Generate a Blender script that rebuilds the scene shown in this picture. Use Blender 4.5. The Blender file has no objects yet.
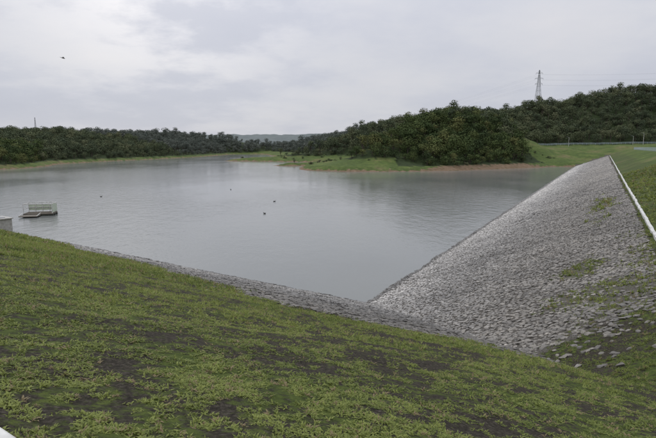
import bpy, math, random
import numpy as np
from mathutils import Vector
random.seed(4); rng=np.random.default_rng(7)
scene=bpy.context.scene
H=10.0
# ------------------------------------------------------------------ helpers
def link(o,parent=None):
    scene.collection.objects.link(o)
    if parent is not None: o.parent=parent
    return o
def empty(name,loc=(0,0,0)):
    e=bpy.data.objects.new(name,None); e.location=loc; e.empty_display_size=.5
    return link(e)
def mesh_np(name,V,F,k,smooth=False,mat=None,cols=None,parent=None,attrs=None):
    me=bpy.data.meshes.new(name)
    V=np.ascontiguousarray(V,dtype=np.float32); F=np.ascontiguousarray(F,dtype=np.int32)
    me.vertices.add(len(V)); me.vertices.foreach_set("co",V.ravel())
    me.loops.add(F.size); me.loops.foreach_set("vertex_index",F.ravel())
    me.polygons.add(len(F))
    me.polygons.foreach_set("loop_start",np.arange(0,F.size,k,dtype=np.int32))
    me.polygons.foreach_set("loop_total",np.full(len(F),k,dtype=np.int32))
    me.polygons.foreach_set("use_smooth",np.full(len(F),smooth,dtype=bool))
    me.update(calc_edges=True)
    for nm,a in (attrs or {}).items():
        at=me.attributes.new(nm,'FLOAT_COLOR','POINT')
        c=np.ones((len(V),4),dtype=np.float32); c[:,:a.shape[1]]=a
        at.data.foreach_set("color",c.ravel())
    if mat: me.materials.append(mat)
    o=bpy.data.objects.new(name,me)
    return link(o,parent)
def beams(name,L,mat,parent=None,n=6):
    V=[];F=[]
    for p,q,r0,r1 in L:
        p=Vector(p);q=Vector(q);d=(q-p).normalized()
        a=d.orthogonal().normalized(); b=d.cross(a); s=len(V)
        for c,r in ((p,r0),(q,r1)):
            for i in range(n):
                t=2*math.pi*(i+.5)/n
                V.append(c+a*math.cos(t)*r+b*math.sin(t)*r)
        for i in range(n):
            j=(i+1)%n; F.append((s+i,s+j,s+n+j,s+n+i))
        F.append(tuple(s+n-1-i for i in range(n))); F.append(tuple(s+n+i for i in range(n)))
    me=bpy.data.meshes.new(name); me.from_pydata([tuple(v) for v in V],[],F); me.materials.append(mat)
    return link(bpy.data.objects.new(name,me),parent)
def boxes(name,B,mat,parent=None,bevel=0.0):
    V=[];F=[]
    for cx,cy,cz,sx,sy,sz in B:
        s=len(V)
        for k in (-1,1):
            for j in (-1,1):
                for i in (-1,1): V.append((cx+i*sx/2,cy+j*sy/2,cz+k*sz/2))
        F+=[(s,s+2,s+3,s+1),(s+4,s+5,s+7,s+6),(s,s+1,s+5,s+4),(s+2,s+6,s+7,s+3),(s,s+4,s+6,s+2),(s+1,s+3,s+7,s+5)]
    me=bpy.data.meshes.new(name); me.from_pydata(V,[],F); me.materials.append(mat)
    o=link(bpy.data.objects.new(name,me),parent)
    if bevel:
        m=o.modifiers.new("bev",'BEVEL'); m.width=bevel; m.segments=2
    return o
def hsh(ix,iy,seed):
    h=(ix.astype(np.int64)*374761393+iy.astype(np.int64)*668265263+seed*1442695041)&0xffffffff
    h=((h^(h>>13))*1274126177)&0xffffffff
    return ((h^(h>>16))&0xffff)/65535.0
def vn(x,y,seed=0):
    ix=np.floor(x);iy=np.floor(y);fx=x-ix;fy=y-iy
    fx=fx*fx*(3-2*fx);fy=fy*fy*(3-2*fy)
    a=hsh(ix,iy,seed);b=hsh(ix+1,iy,seed);c=hsh(ix,iy+1,seed);d=hsh(ix+1,iy+1,seed)
    return (a*(1-fx)+b*fx)*(1-fy)+(c*(1-fx)+d*fx)*fy
def fbm(x,y,seed=0,o=4):
    s=0;a=.5;t=0
    for i in range(o):
        s=s+a*vn(x*2**i,y*2**i,seed+i*17); t+=a; a*=.5
    return s/t
def ss(a,b,x):
    t=np.clip((x-a)/(b-a),0,1); return t*t*(3-2*t)
# ------------------------------------------------------------------ terrain
Dx,Dy=.4806,.877
Ex,Ey=-.828,.56
P1=(2.4,31.3)
S1,S2=3.06,2.68
CAP=8.75
KE=26.42
def planes(x,y):
    off=x*Dy-y*Dx; s=x*Dx+y*Dy
    e=(x-P1[0])*-.56+(y-P1[1])*-.828; w=(x-P1[0])*Ex+(y-P1[1])*Ey
    return off,s,e,w,e/S1,(off+12.9)/S2
LAKE=np.array([(60,-60),(156,222),(138,250),(116,257),(97,243),(75,227),(60,217),(47,212),(25,205),(5,204),(-8,214),(-15,238),(-14,250),(2,262),
 (-12,266),(-33,267),(-25,274),(5,285),(12,305),(-5,330),(-40,348),(-78,361),(-62,378),(-20,398),(-25,440),(-60,560),(-90,700),(-128,700),(-132,508),
 (-140,430),(-152,362),(-160,299),(-143,250),(-146,218),(-200,190),(-260,150),(-250,0),(-120,-60)],dtype=float)
def lakedist(x,y):
    dm=np.full(x.shape,1e18); ins=np.zeros(x.shape,bool)
    n=len(LAKE)
    for i in range(n):
        ax,ay=LAKE[i];bx,by=LAKE[(i+1)%n]
        ex,ey=bx-ax,by-ay
        t=np.clip(((x-ax)*ex+(y-ay)*ey)/(ex*ex+ey*ey),0,1)
        dm=np.minimum(dm,(x-ax-t*ex)**2+(y-ay-t*ey)**2)
        c=((ay>y)!=(by>y))&(x<(bx-ax)*(y-ay)/((by-ay) if by!=ay else 1e-9)+ax)
        ins^=c
    d=np.sqrt(dm); return np.where(ins,-d,d)
def nat(x,y):
    d=lakedist(x,y)+ (fbm(x/14,y/14,3,3)-.5)*7
    q=x/np.maximum(y,60)
    A=np.interp(q,[-.7,-.5,-.42,-.3,-.2,-.15,-.08,0,.1,.25,.45,.55,.7],[12,14,13,17,19,11,7,11,21,25,36,44,46])
    A=np.where(q<-.2,A*(.85+.15*ss(280,480,y)),A)
    k=ss(100,135,x)
    A2=8.5+(A-8.5)*ss(325,430,y)
    A=A*(1-k)+A2*k
    A=A*(.82+.36*fbm(x/70,y/70,9,3))
    # saddle between the wooded knoll and the ridge behind it
    A=A*(1-.28*ss(70,110,x)*ss(300,330,y)*ss(400,350,y))
    up=1.6*ss(0,6,d)+np.minimum(d*.06,1.9)+A*ss(5,78,d)
    h=np.where(d>0,up+(fbm(x/5,y/5,44,3)-.5)*.8*ss(2,10,d),np.maximum(d*.2,-3))
    h=h*np.clip(1-ss(1100,2500,np.hypot(x,y))*.8,0,1)
    far=ss(900,1250,y)*ss(2100,1500,y)*(38+22*(fbm(x/160,y/160,71,3)-.5)+6*(fbm(x/22,y/22,73,2)-.5))*ss(400,50,x)
    h=np.where(y>850,np.maximum(h,far),h)
    return h,d
def height(x,y):
    off,s,e,w,z1,z2=planes(x,y)
    z1=np.where(w>150,-9,z1)
    dam=np.minimum(np.maximum(z1,z2),CAP)
    h,d=nat(x,y)
    near=ss(90,40,np.hypot(x,y))
    bump=(fbm(x*1.3,y*1.3,21,4)-.5)*.13+(fbm(x*.25,y*.25,5,2)-.5)*.14
    dam=dam+bump*near*(dam<CAP)
    isdam=dam>=h
    return np.maximum(dam,h),d,isdam
def zb(w): return np.interp(w,[-14,-6,0,11,18,40],[4.6,4.9,4.3,2.7,2.5,.1])
def grass_amt(x,y):
    off,s,e,w,z1,z2=planes(x,y)
    n=fbm(x*.5,y*.5,31,4); n2=fbm(w*.28,e*.95,77,3); n3=fbm(x*1.6,y*1.6,131,3)
    ga=ss(-.25,.25,z1-zb(w)+(n-.5)*1.0)
    up=z1-zb(w)
    lush=.52+.5*ss(-2,8,w+1)+.4*ss(1.0,.2,up)+.2*ss(8.0,8.6,z1)
    ga=ga*np.clip(lush+(n2-.5)*.55+(n-.5)*.4+(n3-.5)*1.0,.14,1)
    bs=14.0+(z2-4.18)*3.4
    gb=ss(1.2,-1.2,s-bs+(n-.5)*6)*np.clip(.72+(n-.5)*1.4,.3,.95)
    gb=np.maximum(gb,.8*ss(1.25,.5,np.hypot((s-24.4)/2.8,(z2-4.6)/.42)+(n-.5)*2.0))
    gb=np.maximum(gb,.8*ss(1.25,.5,np.hypot((s-51)/10,(z2-4.9)/.42)+(n-.5)*2.0))
    gb=np.maximum(gb,.7*ss(1.2,.5,np.hypot((s-19.8)/2.2,(z2-5.0)/.6)+(n-.5)*2.0))
    gb=np.maximum(gb,.75*ss(5.1,5.7,z2+(n-.5)*1.1)*ss(45,18,s))
    gb=np.maximum(gb,.7*ss(5.55,5.68,z2))
    gb=np.maximum(gb,ss(6.8,7.5,z2+(n-.5)*2.0)*.95)
    gb=np.maximum(gb,np.where((z2>5.8)&(z2<7.5),.12+.55*ss(.52,.68,n),0))
    g=np.where(z1>=z2,ga,gb)
    return np.clip(g,0,1)
def stone_zone(x,y):
    off,s,e,w,z1,z2=planes(x,y)
    a=(z1<zb(w)); b=(z2<5.6)&(s>13.5+(z2-4.18)*3.3)
    return np.where(z1>=z2,a,b)
# ------------------------------------------------------------------ materials
def mat(name,rough=.8,spec=.3):
    m=bpy.data.materials.new(name); m.use_nodes=True
    nt=m.node_tree; b=nt.nodes["Principled BSDF"]
    b.inputs["Roughness"].default_value=rough; b.inputs["Specular IOR Level"].default_value=spec
    return m,nt,b
def N(nt,t,**k):
    n=nt.nodes.new(t)
    for a,v in k.items(): setattr(n,a,v)
    return n
def noise(nt,scale,detail=4,rough=.55,vec=None):
    n=N(nt,"ShaderNodeTexNoise"); n.inputs["Scale"].default_value=scale; n.inputs["Detail"].default_value=detail; n.inputs["Roughness"].default_value=rough
    if vec is None:
        g=N(nt,"ShaderNodeNewGeometry"); vec=g.outputs["Position"]
    nt.links.new(vec,n.inputs["Vector"]); return n.outputs["Fac"]
def ramp(nt,fac,stops):
    r=N(nt,"ShaderNodeValToRGB"); e=r.color_ramp.elements
    while len(e)<len(stops): e.new(.5)
    for i,(p,c) in enumerate(stops):
        e[i].position=p; e[i].color=(*c,1) if len(c)==3 else c
    nt.links.new(fac,r.inputs[0]); return r.outputs[0]
def mix(nt,fac,a,b,bt='MIX'):
    m=N(nt,"ShaderNodeMix",data_type='RGBA',blend_type=bt)
    for i,v in ((0,fac),(6,a),(7,b)):
        if isinstance(v,(int,float)): m.inputs[i].default_value=v
        elif isinstance(v,tuple): m.inputs[i].default_value=(*v,1)
        else: nt.links.new(v,m.inputs[i])
    return m.outputs[2]
def math_(nt,op,a,b=0.):
    m=N(nt,"ShaderNodeMath",operation=op)
    for i,v in ((0,a),(1,b)):
        if isinstance(v,(int,float)): m.inputs[i].default_value=v
        else: nt.links.new(v,m.inputs[i])
    return m.outputs[0]
def bump(nt,b,fac,st,dist):
    n=N(nt,"ShaderNodeBump"); n.inputs["Strength"].default_value=st; n.inputs["Distance"].default_value=dist
    nt.links.new(fac,n.inputs["Height"]); nt.links.new(n.outputs[0],b.inputs["Normal"])
def simple(name,c0,c1,scale=3,rough=.7,spec=.3,bs=.2,bd=.02):
    m,nt,b=mat(name,rough,spec)
    f=noise(nt,scale,6); nt.links.new(ramp(nt,f,[(.3,c0),(.7,c1)]),b.inputs["Base Color"])
    bump(nt,b,noise(nt,scale*6,4),bs,bd); return m
Mg,nt,b=mat("ground_mat",.95,.12)
at=N(nt,"ShaderNodeAttribute",attribute_name="zone"); sp=N(nt,"ShaderNodeSeparateColor"); nt.links.new(at.outputs["Color"],sp.inputs[0])
at2=N(nt,"ShaderNodeAttribute",attribute_name="zone2"); sp2=N(nt,"ShaderNodeSeparateColor"); nt.links.new(at2.outputs["Color"],sp2.inputs[0])
nA=noise(nt,7,6,.7); nB=noise(nt,.6,5); nC=noise(nt,.07,6,.65); nD=noise(nt,24,5,.75)
soil=ramp(nt,nD,[(.32,(.012,.011,.009)),(.48,(.034,.03,.023)),(.6,(.08,.07,.056)),(.75,(.17,.155,.13))])
soil=mix(nt,math_(nt,'MULTIPLY',nB,.35),soil,(.05,.042,.03))
gravel=ramp(nt,nD,[(.32,(.042,.038,.033)),(.5,(.10,.092,.08)),(.7,(.20,.185,.165))])
soil=mix(nt,sp2.outputs[0],soil,gravel)
gr=ramp(nt,nA,[(.3,(.03,.045,.012)),(.55,(.074,.1,.024)),(.8,(.13,.15,.04))])
grn=ramp(nt,nC,[(.34,(.13,.125,.055)),(.46,(.08,.112,.03)),(.56,(.058,.088,.024)),(.68,(.10,.132,.036))])
grn=mix(nt,1.0,grn,ramp(nt,nB,[(.3,(.75,.75,.75)),(.7,(1.25,1.25,1.2))]),'MULTIPLY')
gr=mix(nt,sp2.outputs[1],gr,grn)
gf=math_(nt,'ADD',math_(nt,'MULTIPLY',math_(nt,'SUBTRACT',nA,.5),2.6),sp.outputs[0])
gf=ramp(nt,gf,[(.4,(0,0,0)),(.8,(1,1,1))])
col=mix(nt,gf,soil,gr)
ero=ramp(nt,nB,[(.3,(.11,.075,.045)),(.6,(.17,.12,.078)),(.8,(.24,.19,.135))])
ef=math_(nt,'ADD',sp.outputs[1],math_(nt,'MULTIPLY',math_(nt,'SUBTRACT',nB,.5),1.8))
ef=ramp(nt,ef,[(.45,(0,0,0)),(.78,(1,1,1))])
col=mix(nt,ef,col,ero)
fo=ramp(nt,nB,[(.3,(.016,.025,.01)),(.7,(.035,.05,.02))])
col=mix(nt,sp.outputs[2],col,fo)
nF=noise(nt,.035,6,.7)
col=mix(nt,sp2.outputs[2],col,ramp(nt,nF,[(.35,(.11,.13,.13)),(.65,(.15,.17,.165))]))  # aerial haze painted on the far hills as pale blue-grey
nt.links.new(col,b.inputs["Base Color"]); bump(nt,b,nD,.8,.06)
# water
Mw,nt,b=mat("water_mat",.10,.5)
b.inputs["IOR"].default_value=1.33
g=N(nt,"ShaderNodeNewGeometry"); mp=N(nt,"ShaderNodeMapping"); mp.inputs["Scale"].default_value=(1,.6,1); mp.inputs["Rotation"].default_value=(0,0,.35)
nt.links.new(g.outputs["Position"],mp.inputs["Vector"])
w1=noise(nt,3.2,4,.55,mp.outputs[0]); w2=noise(nt,.7,3,.5,mp.outputs[0]); w3=noise(nt,.022,5,.55,mp.outputs[0])
hh=math_(nt,'ADD',math_(nt,'MULTIPLY',w1,.5),w2)
nt.links.new(ramp(nt,w3,[(.3,(.150,.160,.152)),(.7,(.182,.19,.183))]),b.inputs["Base Color"])
n=N(nt,"ShaderNodeBump"); n.inputs["Distance"].default_value=.10
nt.links.new(ramp(nt,w3,[(.4,(.2,)*3),(.58,(.8,)*3)]),n.inputs["Strength"])
nt.links.new(hh,n.inputs["Height"]); nt.links.new(n.outputs[0],b.inputs["Normal"])
# stones
Ms,nt,b=mat("stone_mat",.5,.5)
at=N(nt,"ShaderNodeAttribute",attribute_name="tint")
f=noise(nt,11,6,.7)
nt.links.new(mix(nt,1.0,at.outputs["Color"],ramp(nt,f,[(.3,(.6,.58,.55)),(.7,(1.22,1.2,1.17))]),'MULTIPLY'),b.inputs["Base Color"])
bump(nt,b,noise(nt,22,6,.75),.9,.04)
def leafmat(name):
    m,nt,b=mat(name,.6,.2)
    at=N(nt,"ShaderNodeAttribute",attribute_name="tint")
    nt.links.new(at.outputs["Color"],b.inputs["Base Color"])
    tr=N(nt,"ShaderNodeBsdfTranslucent"); nt.links.new(at.outputs["Color"],tr.inputs[0])
    mx=N(nt,"ShaderNodeMixShader"); mx.inputs[0].default_value=.35
    nt.links.new(b.outputs[0],mx.inputs[1]); nt.links.new(tr.outputs[0],mx.inputs[2])
    nt.links.new(mx.outputs[0],nt.nodes["Material Output"].inputs[0]); return m
Mgr=leafmat("grass_mat")
def treemat(name,cs):
    m,nt,b=mat(name,.9,.05)
    oi=N(nt,"ShaderNodeObjectInfo")
    c=ramp(nt,oi.outputs["Random"],[(i/(len(cs)-1),k) for i,k in enumerate(cs)])
    f=noise(nt,.35,3); c=mix(nt,1.0,c,ramp(nt,f,[(.3,(.75,.75,.75)),(.7,(1.3,1.27,1.2))]),'MULTIPLY')
    nt.links.new(c,b.inputs["Base Color"]); return m
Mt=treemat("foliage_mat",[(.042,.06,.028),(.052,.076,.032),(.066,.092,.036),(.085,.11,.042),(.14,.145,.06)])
Mtm=treemat("mid_foliage_haze_mat",[(.064,.082,.052),(.076,.096,.058),(.09,.11,.064),(.106,.126,.07),(.14,.15,.088)])  # light haze painted into the leaf colours: paler and greyer with distance
Mtf=treemat("far_foliage_haze_mat",[(.10,.118,.105),(.115,.132,.115),(.13,.145,.127)])  # palest leaf set, stronger distance haze mixed into the colour
Mb=simple("bark_mat",(.05,.04,.03),(.10,.085,.065))
Mconc=simple("concrete_mat",(.28,.27,.25),(.45,.44,.41),4,.85,.3)
Mwht=simple("white_kerb_mat",(.34,.34,.32),(.66,.66,.63),5,.75)
Mst=simple("galvanised_steel_mat",(.22,.23,.24),(.32,.33,.34),2,.5)
Mfen=simple("fence_paint_mat",(.36,.44,.5),(.5,.57,.63),2,.5)
Mpan=simple("raft_panel_mat",(.36,.42,.33),(.55,.6,.48),3,.6)
Mdk=simple("raft_float_mat",(.03,.035,.03),(.09,.10,.08),3,.7)
Mdeck=simple("raft_deck_mat",(.10,.09,.075),(.18,.16,.13),3,.8)
Mbird=simple("bird_mat",(.02,.018,.016),(.05,.045,.04),8,.7)
# ------------------------------------------------------------------ ground sheet
front=np.linspace(-50,50,470); back=np.linspace(50,310,92)[1:-1]
ang=np.radians(np.concatenate([front,back])); na=len(ang)
rr=.6*1.0125**np.arange(0,int(math.log(4500/.6)/math.log(1.0125))+1); nr=len(rr)
X=np.outer(rr,np.sin(ang)); Y=np.outer(rr,np.cos(ang))
Z,D_,isd=height(X,Y)
idx=np.arange(nr*na).reshape(nr,na)
F=np.stack([idx[:-1,:],np.roll(idx,-1,1)[:-1,:],np.roll(idx,-1,1)[1:,:],idx[1:,:]],-1).reshape(-1,4)[:,::-1]
G=grass_amt(X,Y)
G=np.where(isd,G,.9)
sz_=isd&stone_zone(X,Y)
G=np.where(sz_,G*.5,G)
rightbank=ss(34,56,X)*ss(110,95,X)
lim=.65+rightbank*2.2
ero=np.where(isd,0,ss(1.15,.6,Z/lim)*np.where(X<-100,.85,.92))
FX=(~isd)&(D_>np.where((X>30)&(X<112)|(X<-100),6,20))&~((X>112)&(Y<345))
zone=np.stack([G,ero,FX.astype(float)*.95],-1).reshape(-1,3)
zone2=np.stack([sz_.astype(float),ss(60,110,np.hypot(X,Y)),ss(760,900,Y)],-1).reshape(-1,3)  # third channel masks the painted haze on far ground
V=np.stack([X,Y,Z],-1).reshape(-1,3)
ground=mesh_np("ground",V,F,4,True,Mg,attrs={"zone":zone,"zone2":zone2})
mesh_np("water",np.array([(-900,-100,0),(900,-100,0),(900,1500,0),(-900,1500,0)]),np.array([[0,1,2,3]]),4,False,Mw)
# ------------------------------------------------------------------ stones
def ico(sub):
    import bmesh
    bm=bmesh.new(); bmesh.ops.create_icosphere(bm,subdivisions=sub,radius=1)
    v=np.array([x.co[:] for x in bm.verts]); f=np.array([[q.index for q in p.verts] for p in bm.faces]); bm.free(); return v,f
def scatter(T,F,pos,B,scale,tint):
    k=rng.integers(0,len(T),len(pos)); Tn=np.array(T)[k]
    W=np.einsum('nvi,nij->nvj',Tn*scale[:,None,:],B)+pos[:,None,:]
    nv=W.shape[1]; Fs=F[None]+(np.arange(len(pos))*nv)[:,None,None]
    C=np.repeat(tint[:,None,:],nv,1)
    return W.reshape(-1,3),Fs.reshape(-1,F.shape[1]),C.reshape(-1,3)
def stone_templates(sub,n=14):
    v,f=ico(sub); T=[]
    for i in range(n):
        u=np.sign(v)*np.abs(v)**.5; u/=np.abs(u).max()
        a=rng.normal(size=(7,3)); a/=np.linalg.norm(a,axis=1)[:,None]
        for q in a:
            dd=u@q; lim_=rng.uniform(.5,.9); u=u-np.maximum(dd-lim_,0)[:,None]*q
        u+=rng.normal(size=u.shape)*.07
        T.append(u)
    return T,f
def pave(plane,a0,a1,sp,zlo,zhi,rubble=False):
    if plane==2: A=np.array([Dx,Dy,0]); U=np.array([Dy*S2,-Dx*S2,1.]); S=S2
    else: A=np.array([Ex,Ey,0]); U=np.array([-.56*S1,-.828*S1,1.]); S=S1
    k=np.linalg.norm(U); U=U/k; Nn=np.cross(A,U)
    if Nn[2]<0: Nn=-Nn
    na_=int((a1-a0)/sp); nu=int((zhi-zlo)*k/(sp*.78))
    ii,jj=np.meshgrid(np.arange(na_),np.arange(nu)); ii=ii.ravel().astype(float); jj=jj.ravel().astype(float)
    al=a0+(ii+.5*(jj%2))*sp+rng.normal(size=len(ii))*sp*.24
    zz=zlo+(jj*sp*.78+rng.normal(size=len(ii))*sp*.2)/k
    if plane==2:
        off=-12.9+S2*zz; x=al*Dx+off*Dy; y=al*Dy-off*Dx
    else:
        e=S1*zz; x=P1[0]+al*Ex-.56*e; y=P1[1]+al*Ey-.828*e
    o,s,e,w,q1,q2=planes(x,y)
    gz=grass_amt(x,y)
    if rubble:
        keep=(rng.random(len(x))<.5*ss(7.0,6.0,zz))&(gz<.6)&(zz>5.86)
    else:
        keep=(q2>=q1-.03) if plane==2 else (q1>q2-.03)
        ed=rng.normal(size=len(x))
        if plane==1: keep&=(q1<zb(w)+.1+.18*ed)
        else: keep&=(s>13.0+(q2-4.18)*3.3+ed*.9)|((rng.random(len(x))<.10)&(s>12)&(q2<5.6))
        keep&=rng.random(len(x))>np.clip((gz-.3)*1.7,0,.85)
    x,y,zz=x[keep],y[keep],zz[keep]
    hz,_,_=height(x,y)
    n=len(x); th=rng.uniform(-1,1,size=n)*1.2+rng.integers(0,2,n)*math.pi
    c,s=np.cos(th)[:,None],np.sin(th)[:,None]
    tilt=rng.normal(size=(n,2))*.17
    R0=c*A+s*U; R1=-s*A+c*U; R2=Nn+tilt[:,:1]*A+tilt[:,1:]*U
    B=np.stack([R0,R1,R2],1)
    big_=rng.uniform(.7,1.25,n)
    sc=np.stack([rng.uniform(.5,.66,n)*sp*big_,rng.uniform(.4,.56,n)*sp*big_,rng.uniform(.13,.25,n)*sp*big_],-1)
    pos=np.stack([x,y,np.where(hz>zz+.3,zz,hz)+sp*.03+rng.normal(size=n)*.008],-1)
    base=.118+.14*rng.random(n)**1.3
    bl=rng.random(n)<.10; base=np.where(bl,base*1.35,base)
    big=fbm(x*.35,y*.35,90,3); bg2=fbm(x*.09,y*.09,95,3); base*=(.5+.65*big+.35*bg2)
    base*=1+ .9*ss(2.6,.5,zz)+.2*ss(4.,2.,zz)+.2*ss(40,150,np.hypot(x,y))  # sky glint painted into the tint: paler near the waterline and far off
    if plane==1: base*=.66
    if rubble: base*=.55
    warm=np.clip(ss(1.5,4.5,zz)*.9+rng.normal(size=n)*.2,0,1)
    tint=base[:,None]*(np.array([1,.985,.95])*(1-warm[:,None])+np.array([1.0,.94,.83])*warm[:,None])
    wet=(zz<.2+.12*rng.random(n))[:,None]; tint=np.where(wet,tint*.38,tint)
    return pos,B,sc,tint
T1,F1=stone_templates(2,16)
T0,F0=stone_templates(1,16)
parts=[]
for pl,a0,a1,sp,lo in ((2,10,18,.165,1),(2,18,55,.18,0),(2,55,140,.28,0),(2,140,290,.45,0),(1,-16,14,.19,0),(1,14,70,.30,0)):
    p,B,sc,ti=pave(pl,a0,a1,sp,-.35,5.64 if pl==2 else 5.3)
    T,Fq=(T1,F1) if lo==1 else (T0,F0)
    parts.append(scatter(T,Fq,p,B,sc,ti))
p,B,sc,ti=pave(2,12,90,.22,5.8,7.2,True); parts.append(scatter(T0,F0,p,B,sc,ti))
VV=[];FF=[];CC=[];o_=0
for v,f,c in parts: VV.append(v);FF.append(f+o_);CC.append(c);o_+=len(v)
mesh_np("stone_revetment",np.concatenate(VV),np.concatenate(FF),3,False,Ms,attrs={"tint":np.concatenate(CC)})
print("stone verts",o_)
# ------------------------------------------------------------------ grass
def tuft_templates(nl,seg,n,wd,ln,fl):
    out=[]
    for _ in range(n):
        V=[]
        for i in range(nl):
            az=rng.uniform(0,2*math.pi); L=ln*rng.uniform(.4,1.15); w=wd*rng.uniform(.6,1.2); lean=rng.uniform(*fl)
            r0=rng.uniform(0,.6)*ln; a2=rng.uniform(0,2*math.pi)
            d=np.array([math.cos(az),math.sin(az),0]); sd=np.array([-d[1],d[0],0]); up=np.array([0,0,1.])
            b0=np.array([math.cos(a2)*r0,math.sin(a2)*r0,-.01])
            m=b0+d*L*.55*math.sin(lean)+up*L*.55*math.cos(lean)
            l2=min(lean+.6,1.65)
            t=m+d*L*.5*math.sin(l2)+up*L*.5*math.cos(l2)
            if seg==2: V+= [b0-sd*w*.25,b0+sd*w*.25,m+sd*w*.5,m-sd*w*.5, m-sd*w*.5,m+sd*w*.5,t+sd*w*.08,t-sd*w*.08]
            else: V+=[b0-sd*w*.4,b0+sd*w*.4,t+sd*w*.2,t-sd*w*.2]
        out.append(np.array(V))
    nq=nl*(2 if seg==2 else 1)
    return out,np.arange(nq*4).reshape(-1,4)
def grass_band(r0,r1,dens,nl,seg,wd,ln,fl,scl):
    area=.5*math.radians(94)*(r1*r1-r0*r0); n=int(area*dens)
    r=np.sqrt(rng.uniform(r0*r0,r1*r1,n)); a=np.radians(rng.uniform(-47,47,n))
    x=r*np.sin(a); y=r*np.cos(a)
    z,d,isd=height(x,y); off,s,e,w,q1,q2=planes(x,y)
    g=grass_amt(x,y); fine=fbm(x*2.6,y*2.6,55,2); fin2=fbm(x*6.5,y*6.5,57,2)
    p=np.clip(g*1.08+(fine-.5)*1.7+(fin2-.5)*3.4-.03,0,1)*np.clip(g*3,0,1)
    k=isd&(rng.random(n)<p)&(z>.15)&(z<8.70)
    k&=~((q2>q1)&(np.abs(q2-5.72)<.05)); k&=~(np.abs(e-KE)<.14)
    x,y,z,g,fine=x[k],y[k],z[k],g[k],fine[k]; n=len(x)
    T,Fq=tuft_templates(nl,seg,12,wd,ln,fl)
    th=rng.uniform(0,2*math.pi,n); c,s=np.cos(th),np.sin(th); o=np.zeros(n)
    B=np.stack([np.stack([c,s,o],-1),np.stack([-s,c,o],-1),np.stack([o-.1,o-.2,o+1],-1)],1)
    S=(rng.uniform(.4,1.35,n)*(.7+.5*g)*scl)[:,None]*np.ones(3)
    t=rng.random(n)[:,None]; big=fbm(x*.3,y*.3,66,3)[:,None]
    t=np.clip(t*.8+big*1.0-.38+.2*g[:,None],0,1)
    ti=np.array([.072,.105,.025])*(1-t)+np.array([.24,.275,.072])*t
    dry=(rng.random(n)<.10)[:,None]; ti=np.where(dry,np.array([.25,.20,.11]),ti)
    return scatter(T,Fq,np.stack([x,y,z],-1),B,S,ti)
parts=[grass_band(1.6,4.5,1050,11,2,.010,.046,(.3,1.35),1),
       grass_band(4.5,9,640,9,2,.013,.054,(.3,1.35),1),
       grass_band(9,18,260,8,1,.02,.074,(.2,1.3),1.0),
       grass_band(18,40,50,9,1,.036,.11,(.2,1.2),1.2),
       grass_band(40,90,7,9,1,.08,.18,(.2,1.1),1.3)]
VV=[];FF=[];CC=[];o_=0
for v,f,c in parts: VV.append(v);FF.append(f+o_);CC.append(c);o_+=len(v)
mesh_np("grass",np.concatenate(VV),np.concatenate(FF),4,False,Mgr,attrs={"tint":np.concatenate(CC)})
print("grass verts",o_)
# ------------------------------------------------------------------ kerbs
def strip(name,pts,w,h,m):
    V=[];F=[]
    n=len(pts)
    for i,p in enumerate(pts):
        a=Vector(pts[max(i-1,0)]);b_=Vector(pts[min(i+1,n-1)]); d=(b_-a).normalized(); sd=Vector((d.y,-d.x,0)).normalized()
        p=Vector(p)
        for q,zz in ((-w/2,-.25),(-w/2,h-.02),(-w/2+.02,h),(w/2-.02,h),(w/2,h-.02),(w/2,-.25)): V.append(tuple(p+sd*q+Vector((0,0,zz))))
    for i in range(n-1):
        s=i*6
        for j in range(6): F.append((s+j,s+(j+1)%6,s+6+(j+1)%6,s+6+j))
    F.append((0,5,4,3,2,1)); F.append(tuple(n*6-6+i for i in range(6)))
    me=bpy.data.meshes.new(name); me.from_pydata(V,[],F); me.materials.append(m); return link(bpy.data.objects.new(name,me))
pts=[]
for s in np.concatenate([np.arange(8,60,1.0),np.arange(60,285,4)]):
    o=-12.9+S2*5.72+random.uniform(-.03,.03); pts.append((s*Dx+o*Dy,s*Dy-o*Dx,5.72+random.uniform(-.02,.03)))
strip("concrete_kerb",pts,.17,.13,Mwht)
pts=[]
for w in np.arange(-30,60,1.0):
    pts.append((P1[0]+w*Ex-.56*KE,P1[1]+w*Ey-.828*KE,KE/S1))
strip("concrete_kerb",pts,.16,.09,Mwht)
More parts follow.
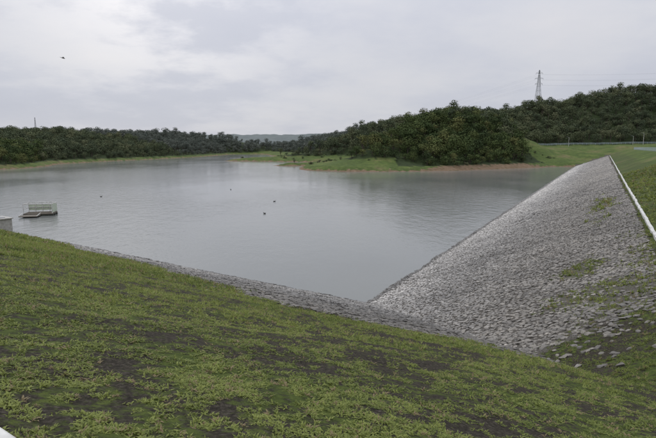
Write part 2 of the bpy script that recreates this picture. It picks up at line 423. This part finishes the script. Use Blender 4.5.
# ------------------------------------------------------------------ forest
def tree_mesh(name,seed,leaf):
    r=np.random.default_rng(seed); nb=r.integers(7,13)
    V=[];F=[]
    def prism(p,q,r0,r1):
        p=Vector(p);q=Vector(q);d=(q-p).normalized();a=d.orthogonal().normalized();b=d.cross(a);s=len(V)
        for c,rr_ in ((p,r0),(q,r1)):
            for i in range(5):
                t=2*math.pi*i/5;V.append(tuple(c+a*math.cos(t)*rr_+b*math.sin(t)*rr_))
        for i in range(5): F.append((s+i,s+(i+1)%5,s+5+(i+1)%5,s+5+i))
    top=r.uniform(3.,4.2); prism((0,0,-1),(r.normal()*.3,r.normal()*.3,top),.28,.17)
    cr=[]; tall=r.uniform(.85,1.15); wide=r.uniform(.75,1.15)
    for i in range(nb):
        az=r.uniform(0,6.28); rad=r.uniform(.3,2.8)*wide; z=r.uniform(2.3,7.4)*tall
        if z>6: rad*=.5
        c=np.array([math.cos(az)*rad,math.sin(az)*rad,z]); R=r.uniform(.8,2.0); cr.append((c,R))
        prism((0,0,min(top,z-1)*.8),tuple(c*.9),.12,.04)
    nbark=len(F)
    for c,R in cr:
        for _ in range(int(46*R*R/1.3)):
            d=r.normal(size=3); d/=np.linalg.norm(d)
            if d[2]<-.4 and r.random()<.7: continue
            p=c+d*R*(r.uniform(.72,1.06) if r.random()<.85 else r.uniform(1.0,1.35))*np.array([1.1,1.1,.85])
            nrm=d+r.normal(size=3)*.35; nrm/=np.linalg.norm(nrm)
            a=np.cross(nrm,r.normal(size=3)); a/=np.linalg.norm(a); b=np.cross(nrm,a)
            L=leaf*r.uniform(.45,1.1); s=len(V)
            k=r.uniform(.35,.6)
            for u,v in ((-1,0),(-.2,-k),(1,-.1),(.3,k)): V.append(tuple(p+a*u*L*.6+b*v*L))
            F.append((s,s+1,s+2,s+3))
    me=bpy.data.meshes.new(name); me.from_pydata(V,[],F)
    me.materials.append(Mt); me.materials.append(Mb)
    mi=np.zeros(len(F),dtype=np.int32); mi[:nbark]=1; me.polygons.foreach_set("material_index",mi)
    return me
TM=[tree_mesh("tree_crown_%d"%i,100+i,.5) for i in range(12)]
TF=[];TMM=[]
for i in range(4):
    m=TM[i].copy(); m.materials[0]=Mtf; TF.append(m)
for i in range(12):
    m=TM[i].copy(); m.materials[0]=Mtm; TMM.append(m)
forest=empty("distant_forest"); farf=empty("distant_hill_forest"); shr=empty("shoreline_shrubs")
def forest_pts(x0,x1,y0,y1,sp):
    xs,ys=np.meshgrid(np.arange(x0,x1,sp),np.arange(y0,y1,sp)); x=xs.ravel()+rng.uniform(-.5,.5,xs.size)*sp*.9; y=ys.ravel()+rng.uniform(-.5,.5,xs.size)*sp*.9
    return x,y
cnt=0
for (y0,y1,sp) in ((195,330,4.4),(330,450,5.6),(450,760,7.2)):
    x,y=forest_pts(-560,560,y0,y1,sp)
    z,d,isd=height(x,y); q=x/y
    dmin=np.where(((x>40)&(x<112)&(y<300)),6,np.where(x<-100,6,np.where(x<34,21,14)))
    k=(np.abs(q)<.82)&(~isd)&(d>dmin)&~((x>116)&(y<350))
    k&=~((x>100+(y-250)*.3)&(y<300)); k&=~((x>60)&(y>500)); k&=~((x<-100)&(y<450)&(d>150))
    x,y,z,d,dm=x[k],y[k],z[k],d[k],dmin[k]; n=len(x)
    gp=fbm(x/22,y/22,303,3)
    for i in range(n):
        far=y[i]>480
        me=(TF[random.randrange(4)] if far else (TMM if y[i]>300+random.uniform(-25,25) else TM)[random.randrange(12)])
        o=bpy.data.objects.new("tree",me); o.parent=farf if far else forest
        edge=d[i]<dm[i]+7
        s=random.uniform(.45,.85) if edge else random.uniform(.78,1.18)*(.75+.6*gp[i])
        if far: s*=1.1
        o.location=(x[i],y[i],z[i]-(1.9*s if edge else .8)); o.scale=(s*random.uniform(1,1.3),s*random.uniform(1,1.3),s*random.uniform(.85,1.15)); o.rotation_euler=(0,0,random.uniform(0,6.28))
        scene.collection.objects.link(o); cnt+=1
x=rng.uniform(-130,200,6000); y=rng.uniform(200,420,6000); z,d,isd=height(x,y)
k=(~isd)&(d>5)&(d<26)&(x>-110)&(fbm(x/12,y/12,81,2)>.58)
x,y,z=x[k][:110],y[k][:110],z[k][:110]
for i in range(len(x)):
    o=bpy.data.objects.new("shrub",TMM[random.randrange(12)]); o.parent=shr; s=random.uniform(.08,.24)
    o.location=(x[i],y[i],z[i]-2.8*s); o.scale=(s*1.9,s*1.9,s); o.rotation_euler=(0,0,random.uniform(0,6.28)); scene.collection.objects.link(o)
print("trees",cnt)
def hz(x,y): return float(height(np.array([x],float),np.array([y],float))[0][0])
# ------------------------------------------------------------------ pylon + wires
def pylon(name,loc,ht,bw,arms=True,k=1.0):
    e=empty(name,loc); L=[]
    def hw(z):
        t=z/ht; return bw/2*(1-t)**1.15+.35*k if t<.7 else bw/2*(.3**1.15)*(1-(t-.7)/.3)+.35*k
    lv=[ht*q for q in (0,.16,.3,.42,.53,.62,.7,.77,.84,.91,1)]
    for a,b_ in zip(lv[:-1],lv[1:]):
        A,B=hw(a),hw(b_)
        ca=[(-A,-A,a),(A,-A,a),(A,A,a),(-A,A,a)]; cb=[(-B,-B,b_),(B,-B,b_),(B,B,b_),(-B,B,b_)]
        for i in range(4):
            j=(i+1)%4; L.append((ca[i],cb[i],.17*k,.17*k)); L.append((ca[i],cb[j],.09*k,.09*k)); L.append((ca[j],cb[i],.09*k,.09*k)); L.append((cb[i],cb[j],.09*k,.09*k))
    beams("tower_body",L,Mst,e,4); L=[]
    if arms:
        for t,w in ((.74,4.2),(.84,4.8),(.94,3.8)):
            z=ht*t;h_=hw(z)
            for sx in (-1,1):
                L+=[((sx*h_,-h_,z),(sx*w,0,z+.3),.12,.1),((sx*h_,h_,z),(sx*w,0,z+.3),.12,.1),((sx*h_,0,z+1.8),(sx*w,0,z+.3),.12,.1),((sx*w,0,z+.3),(sx*w,0,z-1.3),.12,.12)]
        beams("cross_arms",L,Mst,e,4)
    return e
pz=hz(246,600)-1; ph=98.5-pz
pylon("power_pylon",(246,600,pz),ph,9.5)
L=[]
for t,w in ((.74,4.0),(.84,4.6),(.94,3.6)):
    for sx in (-1,1):
        a=Vector((246+sx*w*.8,600+sx*w*.6,pz+ph*t-1.3))
        for b_ in (Vector((-60,980,20)),Vector((560,520,pz+ph*t+8))):
            p=a
            for i in range(1,17):
                u=i/16; q=a.lerp(b_,u)-Vector((0,0,14*4*u*(1-u)*.5)); L.append((p,q,.03,.03)); p=q
beams("power_line",L,Mst,None,3)
pylon("lattice_mast",(-262,455,hz(-262,455)-1),21,2.0,False,.4)
# ------------------------------------------------------------------ crest fence + lamps
path=[]
for s in np.arange(60,292,2.5):
    o=12.6; path.append((s*Dx+o*Dy,s*Dy-o*Dx))
fe=empty("guard_fence"); L=[]
P=[Vector((x,y,hz(x,y))) for x,y in path]
for i,p in enumerate(P):
    L.append((p-Vector((0,0,.2)),p+Vector((0,0,1.1)),.05,.05))
beams("posts",L,Mfen,fe,4); L=[]
for a,b_ in zip(P[:-1],P[1:]):
    for k in (.35,.72,1.08): L.append((a+Vector((0,0,k)),b_+Vector((0,0,k)),.035,.035))
beams("rails",L,Mfen,fe,4)
P3=[]
for x in np.arange(132,330,3.0):
    y=345+ .02*(x-126); P3.append(Vector((x,y,hz(x,y))))
fe=empty("guard_fence"); L=[(p-Vector((0,0,.2)),p+Vector((0,0,1.25)),.07,.07) for p in P3]
beams("posts",L,Mfen,fe,4); L=[]
for a,b_ in zip(P3[:-1],P3[1:]):
    for k in (.4,.8,1.2): L.append((a+Vector((0,0,k)),b_+Vector((0,0,k)),.055,.055))
beams("rails",L,Mfen,fe,4)
def lamp(x,y,h=6.5):
    z=hz(x,y); e=empty("street_lamp",(x,y,z))
    beams("pole",[((0,0,-.2),(0,0,h),.12,.08),((0,0,h),(-1.1,0,h+.35),.05,.04)],Mwht,e,8)
    boxes("lamp_head",[(-1.35,0,h+.36,.7,.28,.12)],Mst,e,.03)
for x,y in ((158,332),(187,300),(176,262),(205,340),(150,213)): lamp(x,y)
# ------------------------------------------------------------------ floating platform
rf=empty("floating_platform",(-42.6,73.5,0)); rf.rotation_euler=(0,0,math.radians(14)); rf.scale=(.8,.8,.95)
boxes("deck",[(0,0,.32,4.9,3.2,.12)]+[(0,y,.40,4.9,.12,.04) for y in np.arange(-1.4,1.5,.35)],Mdeck,rf,.01)
L=[]
for y in (-1.25,0,1.25): L.append(((-2.5,y,.02),(2.5,y,.02),.26,.26))
beams("pontoons",L,Mdk,rf,12)
L=[]
for x in (-2.35,-1.2,0,1.2,2.35):
    for y in (-1.5,1.5):
        if not (y<0 and -2<x<1.3): L.append(((x,y,.38),(x,y,1.85),.06,.06))
for z in (1.1,1.85):
    L+=[((-2.35,1.5,z),(2.35,1.5,z),.06,.06),((2.35,-1.5,z),(2.35,1.5,z),.06,.06),((-2.35,1.5,z),(-2.35,-1.5,z),.06,.06)]
L+=[((-2.35,-1.5,1.85),(2.35,-1.5,1.85),.07,.07)]
beams("railing",L,Mwht,rf,6)
boxes("side_panels",[(0,1.57,1.15,4.7,.04,1.0),(2.42,0,1.1,.04,3.0,1.2)],Mpan,rf)
boxes("gangway",[(-1.0,-2.75,.2,3.0,2.3,.1)],Mdeck,rf,.02)
beams("gangway_rails",[((-2.45,-3.85,.3),(-2.45,-1.7,.5),.06,.06),((.45,-3.85,.3),(.45,-1.7,.5),.06,.06)],Mwht,rf,6)
# ------------------------------------------------------------------ concrete intake box on the left bank
hx,hy=-37.9,57.0
hb=empty("concrete_intake_box",(hx,hy,hz(hx,hy))); hb.rotation_euler=(0,0,math.radians(-34))
boxes("walls",[(0,.75,.55,2.4,.2,1.7),(-1.1,0,.55,.2,1.3,1.7),(1.1,0,.55,.2,1.3,1.7),(0,-.75,.2,2.4,.2,1.0)],Mconc,hb,.02)
boxes("lid",[(0,0,1.46,2.7,1.9,.12)],Mconc,hb,.02)
boxes("hatch",[(.4,0,1.56,.7,.7,.07)],Mst,hb,.01)
# ------------------------------------------------------------------ birds
def skin_obj(name,verts,edges,rad,parent,m):
    me=bpy.data.meshes.new(name); me.from_pydata(verts,edges,[]); me.materials.append(m)
    o=link(bpy.data.objects.new(name,me),parent); md=o.modifiers.new("s",'SKIN')
    for i,r in enumerate(rad): me.skin_vertices[0].data[i].radius=(r,r)
    me.skin_vertices[0].data[0].use_root=True
    o.modifiers.new("u",'SUBSURF').levels=1; return o
def waterbird(x,y,rot):
    e=empty("water_bird",(x,y,.0)); e.rotation_euler=(0,0,rot); e.scale=(.75,.75,.75)
    skin_obj("body",[(0,0,.06),(.2,0,.09),(.27,0,.2),(.29,0,.29),(.40,0,.28),(-.22,0,.1),(-.36,0,.14)],[(0,1),(1,2),(2,3),(3,4),(0,5),(5,6)],[.13,.08,.04,.045,.012,.09,.02],e,Mbird)
waterbird(-9.9,92,.4); waterbird(-9.6,75,2.6); waterbird(-46,101,1); waterbird(-23,118,2.0)
bd=empty("flying_bird",(-26.5,51.8,H+8.8)); bd.rotation_euler=(.3,.25,.6)
skin_obj("body",[(0,0,0),(.13,0,.01),(.19,0,.01),(-.14,0,0),(-.25,0,0)],[(0,1),(1,2),(0,3),(3,4)],[.05,.035,.01,.03,.015],bd,Mbird)
V=[(.07,0,.02),(-.08,0,.02),(.1,.22,.1),(-.05,.22,.1),(-.06,.5,.06),(.1,-.22,.1),(-.05,-.22,.1),(-.06,-.5,.06),(-.2,0,.01),(-.34,.06,0),(-.34,-.06,0)]
me=bpy.data.meshes.new("wings"); me.from_pydata(V,[],[(0,1,3,2),(2,3,4),(1,0,5,6),(6,5,7),(8,9,10)]); me.materials.append(Mbird); link(bpy.data.objects.new("wings",me),bd)
# ------------------------------------------------------------------ sky + sun
sd=Vector((-.35,.62,.85)).normalized(); el=math.asin(sd.z); az=math.atan2(sd.x,sd.y)
wd=bpy.data.worlds.new("World"); scene.world=wd; wd.use_nodes=True; nt=wd.node_tree; nt.nodes.clear()
out=N(nt,"ShaderNodeOutputWorld"); sk=N(nt,"ShaderNodeTexSky",sky_type='NISHITA'); sk.sun_disc=False; sk.sun_elevation=el; sk.sun_rotation=az
b1=N(nt,"ShaderNodeBackground"); b1.inputs[1].default_value=.08; nt.links.new(sk.outputs[0],b1.inputs[0])
tc=N(nt,"ShaderNodeTexCoord"); sx=N(nt,"ShaderNodeSeparateXYZ"); nt.links.new(tc.outputs["Generated"],sx.inputs[0])
zc=math_(nt,'MAXIMUM',sx.outputs[2],0.); zp=math_(nt,'ADD',zc,.22)
cv=N(nt,"ShaderNodeCombineXYZ"); nt.links.new(math_(nt,'DIVIDE',sx.outputs[0],zp),cv.inputs[0]); nt.links.new(math_(nt,'DIVIDE',sx.outputs[1],zp),cv.inputs[1])
c1=noise(nt,.5,5,.5,cv.outputs[0]); c2=noise(nt,1.5,6,.6,cv.outputs[0])
cc=math_(nt,'ADD',math_(nt,'MULTIPLY',c1,.7),math_(nt,'MULTIPLY',c2,.3))
cloud=ramp(nt,cc,[(.34,(.52,.54,.62)),(.47,(.575,.59,.66)),(.54,(.635,.642,.69)),(.66,(.70,.69,.715))])
lum=math_(nt,'ADD',math_(nt,'MULTIPLY',math_(nt,'POWER',zc,1.8),1.7),.98)
dt=N(nt,"ShaderNodeVectorMath",operation='DOT_PRODUCT'); nt.links.new(tc.outputs["Generated"],dt.inputs[0]); dt.inputs[1].default_value=Vector((-.30,.9,.33)).normalized()
gl=math_(nt,'POWER',math_(nt,'MAXIMUM',dt.outputs["Value"],0.),45.)
brk=ramp(nt,math_(nt,'ADD',math_(nt,'MULTIPLY',c1,.5),math_(nt,'MULTIPLY',c2,.5)),[(.45,(.2,.2,.2)),(.52,(1,1,1))])
glc=mix(nt,1.0,brk,(1.0,.90,.74),'MULTIPLY')
b3=N(nt,"ShaderNodeBackground"); nt.links.new(glc,b3.inputs[0]); nt.links.new(math_(nt,'MULTIPLY',gl,.36),b3.inputs[1])
b2=N(nt,"ShaderNodeBackground"); nt.links.new(cloud,b2.inputs[0]); nt.links.new(lum,b2.inputs[1])
mx=N(nt,"ShaderNodeMixShader"); mx.inputs[0].default_value=.94; nt.links.new(b1.outputs[0],mx.inputs[1]); nt.links.new(b2.outputs[0],mx.inputs[2])
ad=N(nt,"ShaderNodeAddShader"); nt.links.new(mx.outputs[0],ad.inputs[0]); nt.links.new(b3.outputs[0],ad.inputs[1]); nt.links.new(ad.outputs[0],out.inputs[0])
sl=bpy.data.lights.new("sun",'SUN'); sl.energy=.9; sl.angle=math.radians(25); sl.color=(1,.96,.9)
so=bpy.data.objects.new("sun",sl); so.rotation_euler=sd.to_track_quat('Z','Y').to_euler(); link(so)
# ------------------------------------------------------------------ camera
cam=bpy.data.cameras.new("camera"); cam.lens=27.44; cam.sensor_width=36; cam.clip_end=8000; cam.clip_start=.05
co=bpy.data.objects.new("camera",cam); co.location=(0,0,H); co.rotation_euler=(math.radians(90-8.2),0,0); link(co); scene.camera=co
scene.view_settings.view_transform='Standard'; scene.view_settings.look='None'; scene.view_settings.exposure=0
